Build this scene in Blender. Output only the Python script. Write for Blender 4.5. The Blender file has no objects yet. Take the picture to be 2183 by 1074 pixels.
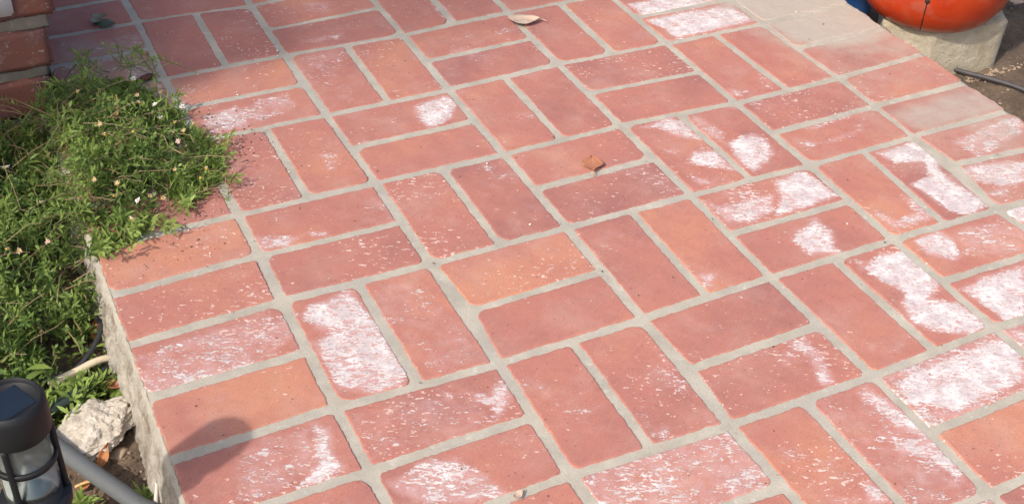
import bpy, bmesh, math, random
import numpy as np
from mathutils import Vector, Matrix, noise

# ------------------------------------------------------------------ camera, sky, sun, exposure
scene = bpy.context.scene
col = scene.collection
cam = bpy.data.cameras.new('camera')
cam_o = bpy.data.objects.new('camera', cam); col.objects.link(cam_o)
cam_o.matrix_world = Matrix((
    (0.8994101, 0.2401170, -0.3652469, -0.31362),
    (-0.4354775, 0.5642933, -0.7013789, -1.87216),
    (0.0376934, 0.7898841, 0.6120967, 1.06794),
    (0, 0, 0, 1)))
cam.sensor_width = 36.0
cam.lens = 2677.73 * 36.0 / 2183.0
cam.clip_start = 0.02; cam.clip_end = 500
scene.camera = cam_o

AZ = math.radians(27.0)      # ground direction in which shadows fall, from +X towards +Y
EL = math.radians(45.0)
to_sun = Vector((-math.cos(AZ) * math.cos(EL), -math.sin(AZ) * math.cos(EL), math.sin(EL)))
world = bpy.data.worlds.new('World'); scene.world = world; world.use_nodes = True
wn = world.node_tree.nodes; wl = world.node_tree.links
sky = wn.new('ShaderNodeTexSky'); sky.sky_type = 'NISHITA'; sky.sun_disc = False
sky.sun_elevation = EL; sky.sun_rotation = math.atan2(to_sun.x, to_sun.y)
sky.air_density = 1.0; sky.dust_density = 4.0
wl.new(sky.outputs[0], wn['Background'].inputs[0]); wn['Background'].inputs[1].default_value = 0.15
sun = bpy.data.lights.new('sun', 'SUN'); sun.energy = 2.55; sun.angle = math.radians(1.5); sun.color = (1.0, 0.95, 0.88)
sun_o = bpy.data.objects.new('sun', sun); col.objects.link(sun_o)
sun_o.rotation_euler = to_sun.to_track_quat('Z', 'Y').to_euler(); sun_o.location = (-3, -2, 5)
scene.view_settings.view_transform = 'Standard'; scene.view_settings.look = 'None'
scene.view_settings.exposure = 0.5; scene.view_settings.gamma = 1.0
scene.view_settings.use_curve_mapping = False

# ------------------------------------------------------------------ measured layout, in brick-module units
# the paving is a basketweave on a square module U; u runs along the bed joints, v towards the viewer
U = 0.21
WHITE=[
(0.8,[0.116,3.088,0.433,3.024,0.442,3.129,0.464,3.238,0.491,3.491,0.486,3.697,0.487,3.898,0.39,3.974,0.22,3.964,0.057,3.861,0.053,3.665,0.051,3.417,0.169,3.375,0.054,3.183]),
(0.45,[0.577,3.086,0.604,3.199,0.551,3.493,0.552,3.793,0.493,3.79,0.504,3.496,0.536,3.294]),
(0.3,[0.578,3.061,0.829,3.038,0.876,3.162,0.921,3.435,0.933,3.936,0.801,3.991,0.587,3.963,0.542,3.744,0.555,3.326]),
(0.65,[0.59,4.094,0.657,4.144,0.643,4.243,0.573,4.202]),
(0.75,[0.745,4.183,0.836,4.244,0.933,4.136,0.979,4.199,0.93,4.348,0.785,4.448,0.796,4.331,0.738,4.264]),
(0.3,[0.047,4.044,0.628,4.11,0.903,4.166,0.834,4.47,0.465,4.486,0.029,4.465]),
(0.62,[0.05,4.622,0.137,4.606,0.322,4.557,0.47,4.603,0.531,4.687,0.603,4.921,0.65,4.978,0.635,5.007,0.403,4.939,0.197,4.855,0.049,4.693]),
(0.85,[-0.17,4.049,-0.089,4.115,-0.133,4.356,-0.11,4.441,-0.247,4.49,-0.382,4.466,-0.249,4.342]),
(0.42,[-0.622,4.103,-0.435,4.051,-0.17,4.069,-0.249,4.342,-0.41,4.472,-0.565,4.474,-0.72,4.447]),
(0.47,[-0.971,3.116,-0.687,3.071,-0.175,3.055,0.055,3.089,0.024,3.28,-0.315,3.518,-0.801,3.533,-0.948,3.491]),
(0.55,[-0.971,3.279,-0.608,3.344,-0.284,3.415,-0.315,3.518,-0.801,3.533,-0.95,3.501]),
(0.5,[-0.208,3.07,-0.034,3.133,-0.045,3.329,-0.136,3.359,-0.326,3.367]),
(0.85,[1.635,1.13,1.819,1.092,1.967,1.075,1.97,1.23,1.844,1.403,1.635,1.481,1.598,1.338]),
(0.6,[1.034,1.426,1.147,1.473,1.082,1.498]),
(0.5,[0.357,0.682,0.572,0.582,0.817,0.586,0.826,0.762,0.698,0.895,0.541,0.867,0.301,0.877]),
(0.7,[0.104,0.65,0.386,0.618,0.455,0.758,0.382,0.945,0.079,0.943]),
(0.45,[0.485,0.659,0.832,0.63,0.827,0.761,0.642,0.871,0.407,0.92]),
(0.4,[0.743,1.477,0.885,1.485,0.859,1.659,0.736,1.755]),
(0.45,[0.906,1.678,0.968,1.803,0.942,1.873,0.906,1.777]),
(0.4,[0.74,1.642,0.818,1.675,0.772,1.753]),
(0.62,[0.019,2.253,0.177,2.319,0.357,2.367,0.227,2.466,0.028,2.437]),
(0.7,[0.375,2.361,0.495,2.398,0.492,2.453,0.402,2.429]),
(0.45,[0.759,2.364,0.93,2.363,0.862,2.452,0.769,2.427]),
(0.62,[2.464,-0.482,2.535,-0.355,2.496,-0.06,2.419,-0.114,2.423,-0.278]),
(0.42,[1.389,-0.856,1.683,-0.765,1.559,-0.596,1.363,-0.65]),
(0.42,[1.166,-0.181,1.417,-0.191,1.559,-0.179,1.462,-0.084,1.201,-0.101]),
(0.8,[3.128,2.078,3.394,2.021,3.486,2.115,3.466,2.415,3.309,2.297,3.237,2.141]),
(0.88,[3.32,2.513,3.485,2.581,3.466,2.861,3.33,2.755,3.194,2.631]),
(0.55,[3.116,2.376,3.214,2.451,3.18,2.506,3.123,2.465]),
(0.72,[3.119,2.75,3.237,2.913,3.117,2.927]),
(0.45,[3.425,2.38,3.484,2.615,3.491,2.855,3.396,2.749,3.353,2.526]),
(0.88,[3.615,2.512,3.875,2.477,3.937,2.574,3.871,2.776,3.577,2.941,3.558,2.816,3.582,2.656]),
(0.58,[3.551,2.029,3.653,2.09,3.673,2.375,3.595,2.574,3.528,2.352]),
(0.45,[3.888,2.034,4.02,2.069,3.977,2.166,3.89,2.13]),
(0.88,[4.05,0.242,4.391,0.227,4.936,0.442,4.659,0.557,4.097,0.514]),
(0.92,[4.057,0.561,4.431,0.565,4.905,0.605,4.964,0.945,4.422,0.963,4.129,0.974,4.122,0.751]),
(0.62,[4.066,1.831,4.206,1.928,4.113,1.997,4.039,1.94]),
(0.4,[4.447,1.678,4.531,1.837,4.419,1.995,4.306,1.949]),
(0.72,[3.045,3.086,3.114,3.177,3.271,3.181,3.561,3.209,3.426,3.4,3.21,3.445,3.058,3.38,3.037,3.236]),
(0.92,[3.658,3.087,3.935,3.038,3.961,3.23,3.979,3.413,3.807,3.435,3.599,3.44,3.418,3.44,3.543,3.293]),
(0.5,[3.405,3.141,3.495,3.304,3.34,3.467,3.21,3.427]),
(0.85,[3.441,3.657,3.647,3.567,3.685,3.731,3.592,3.879,3.573,3.968,3.364,3.895,3.347,3.718]),
(0.62,[4.1,3.62,4.179,3.806,4.328,3.778,4.404,3.56,4.508,3.667,4.468,3.913,4.103,3.923,4.046,3.765]),
(1,[4.601,3.077,4.974,3.037,5.004,3.191,4.98,3.338,4.885,3.434,4.888,3.634,4.912,3.805,4.9,3.926,4.691,3.977,4.605,3.879,4.583,3.73,4.564,3.498,4.755,3.48,4.833,3.311,4.651,3.235]),
(0.55,[4.1,2.693,4.302,2.777,4.645,2.738,4.877,2.59,4.684,2.79,4.481,2.833,4.168,2.809]),
(0.6,[4.253,2.558,4.542,2.547,4.908,2.565,4.675,2.583,4.337,2.611]),
(0.66,[5.236,3.163,5.533,3.122,5.846,3.046,6.05,3.091,5.869,3.279,5.619,3.34,5.478,3.388,5.284,3.447,5.263,3.316]),
(0.8,[5.0,3.482,5.216,3.47,5.6,3.596,5.392,3.812,5.148,3.792,5.05,3.653]),
(0.75,[4.971,3.814,5.219,3.789,5.11,3.904]),
(0.92,[4.943,3.975,5.236,3.973,5.003,4.215,4.937,4.111]),
(0.85,[4.13,4.051,4.373,4.022,4.39,4.147,4.327,4.288,4.247,4.355,4.091,4.205]),
(0.45,[4.456,4.072,4.869,4.067,4.934,4.275,4.748,4.468,4.312,4.327]),
(0.97,[4.057,4.591,4.321,4.544,4.655,4.564,4.261,4.973,4.11,4.944,4.108,4.819,4.076,4.703]),
(1,[3.618,4.149,3.827,4.086,4.023,4.141,3.979,4.289,3.996,4.432,3.959,4.509,3.804,4.586,3.943,4.697,3.99,4.818,3.987,4.929,3.818,4.965,3.641,4.864,3.549,4.739,3.593,4.584,3.695,4.474,3.63,4.329]),
(0.55,[3.572,4.033,3.681,4.107,3.587,4.176]),
(0.97,[3.08,5.115,3.28,5.069,3.657,5.061,3.968,5.054,3.988,5.216,3.815,5.436,3.579,5.431,3.379,5.451,3.274,5.488,3.186,5.387,3.136,5.323,3.059,5.331,3.06,5.225]),
(0.75,[3.379,5.451,3.59,5.458,3.793,5.459,3.756,5.497,3.384,5.484]),
(0.78,[2.814,5.075,2.931,5.104,2.957,5.244,3.02,5.418,3.031,5.565,2.993,5.764,2.957,5.871,2.874,5.917,2.784,5.878,2.879,5.818,2.859,5.686,2.774,5.629,2.705,5.54,2.789,5.489,2.901,5.518,2.831,5.397,2.842,5.257,2.803,5.156]),
(0.42,[2.821,5.089,3.014,5.384,2.963,5.76,2.868,5.942,2.653,5.811,2.704,5.51]),
(0.75,[2.42,5.661,2.469,5.72,2.454,5.856,2.331,5.812]),
(0.5,[2.174,5.671,2.325,5.72,2.308,5.802,2.145,5.73]),
(0.68,[2.701,4.588,2.834,4.563,2.836,4.751,2.786,4.898,2.749,4.981,2.659,4.964,2.675,4.872,2.731,4.739]),
(0.35,[2.562,4.574,2.774,4.572,2.725,4.759,2.542,4.748]),
(0.45,[1.081,5.079,1.491,5.035,1.775,5.073,1.774,5.218,1.919,5.459,1.68,5.453,1.303,5.347,1.143,5.275]),
(0.58,[1.921,4.239,1.935,4.326,1.955,4.537,1.899,4.413]),
(0.65,[1.532,4.877,1.664,4.865,1.608,4.97,1.53,4.945]),
(0.4,[1.528,4.714,1.59,4.741,1.575,4.896,1.526,4.875]),
(0.75,[2.549,3.773,2.67,3.812,2.562,3.95,2.511,3.902]),
(0.5,[2.533,3.521,2.563,3.562,2.543,3.824,2.514,3.785]),
(0.8,[4.02,5.04,4.194,5.042,4.063,5.178,4.027,5.115]),
(0.35,[-0.654,-0.932,-0.362,-0.772,0.001,-0.847,-0.055,-0.434,-0.482,-0.359,-0.727,-0.417]),
(0.5,[-0.288,-0.403,-0.029,-0.382,-0.032,0.258,-0.058,0.51,-0.221,0.444,-0.276,-0.114]),
]
CEMENT_GLARE=[
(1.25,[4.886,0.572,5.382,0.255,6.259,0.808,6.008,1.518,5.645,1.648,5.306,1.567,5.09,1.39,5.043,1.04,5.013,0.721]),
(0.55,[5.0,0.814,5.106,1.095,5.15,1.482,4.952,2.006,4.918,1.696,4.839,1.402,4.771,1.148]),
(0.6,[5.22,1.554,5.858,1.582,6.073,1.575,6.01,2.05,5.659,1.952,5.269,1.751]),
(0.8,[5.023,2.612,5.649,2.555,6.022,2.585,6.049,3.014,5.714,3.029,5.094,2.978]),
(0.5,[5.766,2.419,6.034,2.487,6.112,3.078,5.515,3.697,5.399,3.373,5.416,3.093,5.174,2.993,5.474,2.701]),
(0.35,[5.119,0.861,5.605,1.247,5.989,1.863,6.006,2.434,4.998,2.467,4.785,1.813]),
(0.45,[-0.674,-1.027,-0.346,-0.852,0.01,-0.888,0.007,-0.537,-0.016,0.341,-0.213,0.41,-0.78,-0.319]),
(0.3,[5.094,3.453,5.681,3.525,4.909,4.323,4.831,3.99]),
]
JUNC={(1,0):(-0.025,-0.0),(1,1):(-0.022,0.007),(1,2):(0.003,-0.005),(2,0):(-0.002,0.037),(2,1):(-0.006,0.006),(2,2):(-0.002,0.005),(1,-1):(-0.031,0.055),(0,2):(0.01,-0.015),(3,1):(-0.005,-0.034),(3,2):(-0.004,-0.01),(3,3):(0.003,-0.009),(4,1):(0.011,0.003),(4,2):(0.012,0.047),(2,3):(0.002,-0.01),(4,3):(0.025,0.01),(5,2):(0.032,0.04),(5,2.5):(0.021,0.014),(5,3):(0.011,-0.005),(5,3.5):(0.049,-0.084),(4,4):(0.003,-0.018),(5,4):(-0.077,-0.004),(0,3):(0.0,-0.029),(1,3):(0.001,-0.007),(0,4):(-0.004,-0.012),(1,4):(0.0,0.022),(0,2.5):(0.007,-0.027),(0,4.5):(-0.0,0.009),(1,3.5):(0.043,0.023),(2,4):(-0.004,0.012),(1,5):(-0.021,-0.021),(2,5):(-0.018,0.014),(2,4.5):(0.026,0.022),(3,4):(-0.02,-0.012),(3,5):(-0.0,0.017),(4,5):(0.001,-0.03),(3,6):(-0.004,0.019)}
TINT = {(-1,2,0):.8,(-1,2,1):.4,(-1,3,1):.7,(-1,3,0):-.2,(-1,4,0):-.3,(1,3,0):.95,(1,3,1):-.05,(2,3,1):.6,(2,3,0):-.25,(1,2,0):.2,(1,2,1):-.5,
(0,2,0):.1,(0,2,1):-.4,(2,2,0):0,(2,2,1):-.4,(3,1,0):-.5,(3,1,1):-.2,(2,1,0):.2,(2,1,1):-.1,(1,1,0):-.1,(1,1,1):.05,(2,0,1):-.5,(2,0,0):.1,
(1,0,1):.3,(1,0,0):-.1,(2,4,0):-.4,(2,4,1):-.1,(1,4,0):.1,(1,4,1):0,(2,5,0):.3,(2,5,1):-.1,(3,4,0):.2,(3,5,1):.7,(4,3,0):.6,(4,2,1):.3,(4,2,0):-.4,
(0,1,0):-.1,(0,1,1):.2,(4,1,0):.3,(0,3,1):.25,(0,0,0):.3,(3,3,0):-.1,(3,3,1):-.1,(0,4,0):-.15,(0,4,1):-.1,(-1,1,1):-.3}

rng = random.Random(11)
npr = np.random.RandomState(5)

# ------------------------------------------------------------------ helpers
def mesh_obj(name, verts, faces, mat=None, parent=None, smooth=True, attrs=None):
    me = bpy.data.meshes.new(name)
    me.from_pydata([tuple(v) for v in verts], [], [tuple(f) for f in faces])
    if attrs:
        for k, a in attrs.items():
            at = me.attributes.new(k, 'FLOAT', 'POINT'); at.data.foreach_set('value', np.asarray(a, dtype=np.float32))
    if smooth: me.polygons.foreach_set('use_smooth', [True] * len(me.polygons))
    if mat: me.materials.append(mat)
    me.update()
    o = bpy.data.objects.new(name, me); col.objects.link(o)
    if parent: o.parent = parent
    return o

def empty(name, loc=(0, 0, 0)):
    o = bpy.data.objects.new(name, None); col.objects.link(o); o.location = loc; o.empty_display_size = 0.05
    return o

def tag(o, label=None, cat=None, group=None, kind=None):
    if label: o['label'] = label
    if cat: o['category'] = cat
    if group: o['group'] = group
    if kind: o['kind'] = kind
    return o

class Geo:
    """collects shapes that make up ONE part"""
    def __init__(s): s.v = []; s.f = []
    def add(s, v, f):
        n = len(s.v); s.v += [tuple(p) for p in v]; s.f += [tuple(i + n for i in q) for q in f]
    def box(s, x0, x1, y0, y1, z0, z1):
        s.add([(x0,y0,z0),(x1,y0,z0),(x1,y1,z0),(x0,y1,z0),(x0,y0,z1),(x1,y0,z1),(x1,y1,z1),(x0,y1,z1)],
              [(3,2,1,0),(4,5,6,7),(0,1,5,4),(1,2,6,5),(2,3,7,6),(3,0,4,7)])
    def lathe(s, prof, n=48, c=(0, 0, 0)):
        v = [];f = []
        for r, z in prof:
            for k in range(n):
                a = 2 * math.pi * k / n; v.append((c[0] + r * math.cos(a), c[1] + r * math.sin(a), c[2] + z))
        for i in range(len(prof) - 1):
            for k in range(n):
                k2 = (k + 1) % n; f.append((i*n+k, i*n+k2, (i+1)*n+k2, (i+1)*n+k))
        s.add(v, f)
    def tube(s, pts, r, n=10, taper=None, sub=6):
        P = spline(pts, sub); m = len(P); v = []; f = []
        up = Vector((0.12, 0.07, 1)).normalized()
        for i, p in enumerate(P):
            t = (P[min(i+1, m-1)] - P[max(i-1, 0)]).normalized()
            a = t.cross(up).normalized(); b = a.cross(t)
            rr = r * (1 if taper is None else 1 + (taper - 1) * i / (m - 1))
            for k in range(n):
                w = 2 * math.pi * k / n; v.append(p + a * (rr * math.cos(w)) + b * (rr * math.sin(w)))
        for i in range(m - 1):
            for k in range(n):
                k2 = (k + 1) % n; f.append((i*n+k, i*n+k2, (i+1)*n+k2, (i+1)*n+k))
        f.append(tuple(range(n - 1, -1, -1))); f.append(tuple((m-1)*n + k for k in range(n)))
        s.add(v, f)
    def build(s, name, mat, parent=None, smooth=True): return mesh_obj(name, s.v, s.f, mat, parent, smooth)

def spline(pts, sub):
    P = [Vector(p) for p in pts]
    if len(P) < 3 or sub < 2: return P
    out = []
    for i in range(len(P) - 1):
        p0 = P[max(i-1, 0)]; p1 = P[i]; p2 = P[i+1]; p3 = P[min(i+2, len(P)-1)]
        for k in range(sub):
            t = k / sub
            out.append(0.5 * ((2*p1) + (p2-p0)*t + (2*p0-5*p1+4*p2-p3)*t*t + (3*p1-p0-3*p2+p3)*t**3))
    out.append(P[-1]); return out

def sst(a, b, x): 
    t = min(max((x - a) / (b - a), 0.0), 1.0); return t * t * (3 - 2 * t)
def nz(x, y, z=0.0): return noise.noise(Vector((x, y, z)))

def autosmooth(o, ang=35):
    m = o.modifiers.new('edge', 'BEVEL'); m.width = 0.0008; m.segments = 2; m.limit_method = 'ANGLE'; m.angle_limit = math.radians(ang)

# ------------------------------------------------------------------ node helpers
class NT:
    def __init__(s, name, rough=0.85):
        s.m = bpy.data.materials.new(name); s.m.use_nodes = True; s.t = s.m.node_tree; s.n = s.t.nodes; s.b = s.n['Principled BSDF']
        s.b.inputs['Roughness'].default_value = rough
        s.geo = None
    def link(s, a, b): s.t.links.new(a, b)
    def put(s, sock, v):
        if hasattr(v, 'is_linked') or isinstance(v, bpy.types.NodeSocket): s.link(v, sock)
        elif isinstance(v, (tuple, list)) and len(v) == 3 and sock.type == 'RGBA': sock.default_value = (*v, 1)
        else: sock.default_value = v
    def pos(s, scale=(1, 1, 1), rot=0.0, world=True):
        if world:
            if not s.geo: s.geo = s.n.new('ShaderNodeNewGeometry').outputs['Position']
            src = s.geo
        else: src = s.n.new('ShaderNodeTexCoord').outputs['Object']
        if scale == (1, 1, 1) and rot == 0: return src
        mp = s.n.new('ShaderNodeMapping'); s.link(src, mp.inputs[0]); mp.inputs['Scale'].default_value = scale; mp.inputs['Rotation'].default_value = (0, 0, rot)
        return mp.outputs[0]
    def streak(s, sx, sy, ang):
        mp = s.n.new('ShaderNodeMapping'); mp.vector_type = 'TEXTURE'; s.link(s.pos(), mp.inputs[0])
        mp.inputs['Scale'].default_value = (1 / sx, 1 / sy, 1); mp.inputs['Rotation'].default_value = (0, 0, ang); return mp.outputs[0]
    def noise(s, scale, detail=3, rough=0.55, vec=None, dist=0.0, out='Fac'):
        q = s.n.new('ShaderNodeTexNoise'); q.inputs['Scale'].default_value = scale; q.inputs['Detail'].default_value = detail
        q.inputs['Roughness'].default_value = rough; q.inputs['Distortion'].default_value = dist
        s.link(vec if vec is not None else s.pos(), q.inputs['Vector']); return q.outputs[out]
    def voro(s, scale, vec=None, out='Distance', feature='F1'):
        q = s.n.new('ShaderNodeTexVoronoi'); q.inputs['Scale'].default_value = scale; q.feature = feature
        s.link(vec if vec is not None else s.pos(), q.inputs['Vector']); return q.outputs[out]
    def math(s, op, a, b=0.0, c=None, clamp=False):
        q = s.n.new('ShaderNodeMath'); q.operation = op; q.use_clamp = clamp
        s.put(q.inputs[0], a); s.put(q.inputs[1], b)
        if c is not None: s.put(q.inputs[2], c)
        return q.outputs[0]
    def ramp(s, v, a, b, lo=0.0, hi=1.0):
        q = s.n.new('ShaderNodeMapRange'); q.interpolation_type = 'SMOOTHSTEP'
        s.put(q.inputs[0], v); q.inputs[1].default_value = a; q.inputs[2].default_value = b; q.inputs[3].default_value = lo; q.inputs[4].default_value = hi
        return q.outputs[0]
    def mix(s, f, a, b, mode='MIX'):
        q = s.n.new('ShaderNodeMix'); q.data_type = 'RGBA'; q.blend_type = mode
        s.put(q.inputs[0], f); s.put(q.inputs[6], a); s.put(q.inputs[7], b); return q.outputs[2]
    def attr(s, name):
        q = s.n.new('ShaderNodeAttribute'); q.attribute_name = name; return q.outputs['Fac']
    def bump(s, h, strength=0.5, dist=0.001, prev=None):
        q = s.n.new('ShaderNodeBump'); q.inputs['Strength'].default_value = strength; q.inputs['Distance'].default_value = dist
        s.put(q.inputs['Height'], h)
        if prev is not None: s.link(prev, q.inputs['Normal'])
        return q.outputs[0]
    def done(s, colr, nrm=None, rough=None):
        s.put(s.b.inputs['Base Color'], colr)
        if nrm is not None: s.link(nrm, s.b.inputs['Normal'])
        if rough is not None: s.put(s.b.inputs['Roughness'], rough)
        return s.m

CEM_COL = (0.40, 0.358, 0.29)

def brick_material():
    t = NT('fired_clay_brick', 0.88)
    tint, white, cem_glare, spa = t.attr('tint'), t.attr('white'), t.attr('cement'), t.attr('speck')
    white = t.math('MAXIMUM', white, t.ramp(t.noise(5.5, 3, 0.6), 0.50, 0.70, 0, 0.34))
    low = t.noise(7.5, 2, 0.5); mid = t.noise(34, 4, 0.6); fine = t.noise(330, 4, 0.65)
    # clay: orange <-> rose red <-> purple brown
    k = t.math('ADD', t.math('MULTIPLY', tint, 0.46), t.math('MULTIPLY', t.math('SUBTRACT', low, 0.5), 1.5))
    k = t.math('ADD', k, t.math('MULTIPLY', t.math('SUBTRACT', mid, 0.5), 0.55))
    c = t.mix(t.ramp(k, -0.6, 0.05), (0.300, 0.118, 0.100), (0.390, 0.150, 0.112))
    c = t.mix(t.ramp(k, 0.0, 0.65), c, (0.475, 0.200, 0.122))
    c = t.mix(t.ramp(t.noise(13, 5, 0.65), 0.45, 0.74, 0.02, 0.32), c, (0.46, 0.30, 0.25))
    v = t.math('ADD', 0.64, t.math('MULTIPLY', t.noise(520, 3, 0.7), 0.72))
    c = t.mix(1.0, c, t.n_rgb(v), 'MULTIPLY')
    # faint wire-cut drag marks
    st = t.noise(26, 3, 0.6, t.streak(1, 7, 0.6))
    c = t.mix(t.ramp(st, 0.54, 0.74, 0, 0.13), c, (0.55, 0.32, 0.27))
    # dark pits
    pit = t.ramp(t.noise(210, 2, 0.5), 0.27, 0.335, 1, 0)
    c = t.mix(t.math('MULTIPLY', pit, 0.55), c, (0.13, 0.055, 0.045))
    # pale scattered specks (lime and paint spots)
    sp = t.voro(105); spn = t.noise(9, 2)
    spk = t.math('MULTIPLY', t.ramp(sp, 0.10, 0.17, 1, 0), t.ramp(t.math('ADD', spn, t.math('MULTIPLY', t.math('ADD', white, t.math('SUBTRACT', spa, 0.5)), 0.35)), 0.60, 0.68))
    fl = t.noise(95, 4, 0.62, t.streak(1, 2.0, -0.45), 0.4)
    flk = t.ramp(t.math('ADD', fl, t.math('ADD', t.math('MULTIPLY', t.math('SUBTRACT', spn, 0.5), 0.3), t.math('MULTIPLY', t.math('ADD', spa, t.math('MULTIPLY', white, 0.8)), 0.085))), 0.70, 0.74)
    spk = t.math('MAXIMUM', t.math('MULTIPLY', spk, 0.75), t.math('MULTIPLY', flk, 0.85))
    c = t.mix(spk, c, (0.66, 0.50, 0.43))
    # thin milky bloom, then the thick crust of white paint
    bl = t.ramp(t.math('ADD', white, t.math('MULTIPLY', t.math('SUBTRACT', t.noise(45, 5, 0.65), 0.5), 1.1)), 0.12, 1.0, 0, 0.7)
    c = t.mix(bl, c, (0.57, 0.375, 0.36))
    n1 = t.noise(75, 7, 0.72, t.streak(1, 2.6, -0.45), 0.7); n2 = t.noise(21, 4, 0.65, t.streak(1, 1.5, -0.45))
    n3 = t.noise(240, 4, 0.6, t.streak(1, 1.7, -0.45))
    cr = t.math('ADD', white, t.math('MULTIPLY', t.math('SUBTRACT', n1, 0.5), 2.9))
    cr = t.math('ADD', cr, t.math('MULTIPLY', t.math('SUBTRACT', n2, 0.5), 1.5))
    cr = t.math('ADD', cr, t.math('MULTIPLY', t.math('SUBTRACT', n3, 0.5), 1.2))
    crust = t.math('MULTIPLY', t.ramp(cr, 0.62, 0.74), t.ramp(white, 0.04, 0.3))
    wc = t.mix(t.ramp(t.noise(38, 5, 0.65), 0.40, 0.62), (0.48, 0.40, 0.395), (0.68, 0.635, 0.61))
    wc = t.mix(t.ramp(cr, 0.62, 1.0, 0.9, 0.0), wc, (0.74, 0.685, 0.63))
    wc = t.mix(t.ramp(t.noise(120, 3, 0.6, t.streak(1, 1.6, -0.45)), 0.37, 0.44, 0.6, 0), wc, (0.36, 0.24, 0.24))
    c = t.mix(t.math('MULTIPLY', crust, 0.92), c, wc)
    # cement smeared over the brick, plus the pale glare painted at the right
    ce = t.math('ADD', cem_glare, t.math('MULTIPLY', t.math('SUBTRACT', t.noise(30, 5, 0.65), 0.5), 0.8))
    ce = t.math('MULTIPLY', t.ramp(ce, 0.05, 1.15, 0, 0.97), t.ramp(cem_glare, 0.0, 0.15))
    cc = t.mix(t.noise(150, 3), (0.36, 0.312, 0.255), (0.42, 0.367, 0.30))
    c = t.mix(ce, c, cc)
    h = t.math('ADD', t.math('MULTIPLY', fine, 0.5), t.math('MULTIPLY', st, 0.5))
    h = t.math('SUBTRACT', h, t.math('MULTIPLY', pit, 0.8))
    n = t.bump(h, 0.45, 0.0007)
    n = t.bump(t.math('MULTIPLY', crust, t.math('ADD', 0.25, t.math('ADD', n1, t.math('MULTIPLY', n3, 0.5)))), 0.5, 0.0015, n)
    return t.done(c, n)

def n_rgb(s, v):
    q = s.n.new('ShaderNodeCombineColor')
    for i in range(3): s.put(q.inputs[i], v)
    return q.outputs[0]
NT.n_rgb = n_rgb

def mortar_material(name='cement_mortar', base=CEM_COL, dirty=False):
    t = NT(name, 0.92)
    a = t.noise(22, 4, 0.6); b = t.noise(520, 3, 0.7); d = t.noise(6, 2)
    c = t.mix(t.ramp(a, 0.3, 0.7), tuple(x * 0.86 for x in base), tuple(x * 1.1 for x in base))
    c = t.mix(t.ramp(d, 0.45, 0.7, 0, 0.5), c, (base[0] * 0.90, base[1] * 0.93, base[2] * 0.98))
    c = t.mix(1.0, c, t.n_rgb(t.math('ADD', 0.72, t.math('MULTIPLY', b, 0.56))), 'MULTIPLY')
    c = t.mix(t.ramp(t.voro(160), 0.06, 0.12, 0.4, 0), c, (0.2, 0.15, 0.11))
    c = t.mix(t.ramp(t.noise(11, 5, 0.7), 0.60, 0.74, 0, 0.35), c, (0.24, 0.19, 0.14))
    c = t.mix(t.ramp(t.noise(33, 4, 0.65), 0.64, 0.74, 0, 0.45), c, (0.42, 0.24, 0.18))
    c = t.mix(t.ramp(t.noise(60, 4), 0.62, 0.72, 0, 0.5), c, (0.55, 0.5, 0.44))
    n = t.bump(t.math('ADD', b, t.math('MULTIPLY', a, 2.0)), 0.6, 0.0009)
    if dirty:
        s1 = t.noise(26, 6, 0.7); c = t.mix(t.ramp(s1, 0.46, 0.66, 0, 0.75), c, (0.19, 0.135, 0.09)); pp = t.ramp(t.voro(230), 0.1, 0.3, 1, 0)
        c = t.mix(t.math('MULTIPLY', pp, t.ramp(t.noise(60, 3), 0.5, 0.65, 0, 0.8)), c, (0.12, 0.09, 0.07)); n = t.bump(t.math('ADD', s1, t.noise(140, 5, 0.7)), 0.9, 0.005, n)
    return t.done(c, n)

def soil_material():
    t = NT('garden_soil', 0.95)
    a = t.noise(14, 4); b = t.noise(130, 5, 0.7); cc = t.noise(420, 3, 0.7)
    c = t.mix(t.ramp(a, 0.3, 0.7), (0.11, 0.074, 0.048), (0.22, 0.155, 0.10))
    c = t.mix(t.ramp(b, 0.35, 0.7), t.mix(0.5, c, (0.05, 0.034, 0.024)), c)
    c = t.mix(t.ramp(cc, 0.6, 0.72, 0, 0.6), c, (0.33, 0.25, 0.17))
    n = t.bump(t.math('ADD', b, t.math('MULTIPLY', cc, 0.5)), 0.9, 0.004)
    return t.done(c, n)

def simple(name, colr, rough=0.6, var=0.25, scale=60, bump=0.3, bd=0.0008, world=True, spec=None, metal=0.0):
    t = NT(name, rough)
    n = t.noise(scale, 4, 0.6, t.pos(world=world))
    c = t.mix(n, tuple(x * (1 - var) for x in colr), tuple(min(1, x * (1 + var)) for x in colr))
    if spec is not None: t.b.inputs['Specular IOR Level'].default_value = spec
    t.b.inputs['Metallic'].default_value = metal
    return t.done(c, t.bump(n, bump, bd))

def leaf_material(name, a, b, trans=0.35):
    t = NT(name, 0.55)
    lv = t.attr('lv')
    c = t.mix(lv, a, b)
    c = t.mix(t.ramp(t.noise(90, 3), 0.4, 0.75, 0, 0.35), c, (b[0] * 1.25, b[1] * 1.1, b[2]))
    t.put(t.b.inputs['Base Color'], c)
    tr = t.n.new('ShaderNodeBsdfTranslucent'); t.link(c, tr.inputs[0])
    mx = t.n.new('ShaderNodeMixShader'); mx.inputs[0].default_value = trans
    t.link(t.b.outputs[0], mx.inputs[1]); t.link(tr.outputs[0], mx.inputs[2]); t.link(mx.outputs[0], t.n['Material Output'].inputs[0])
    return t.m

M_BRICK = brick_material(); M_MORTAR = mortar_material(); M_SOIL = soil_material()

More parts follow.
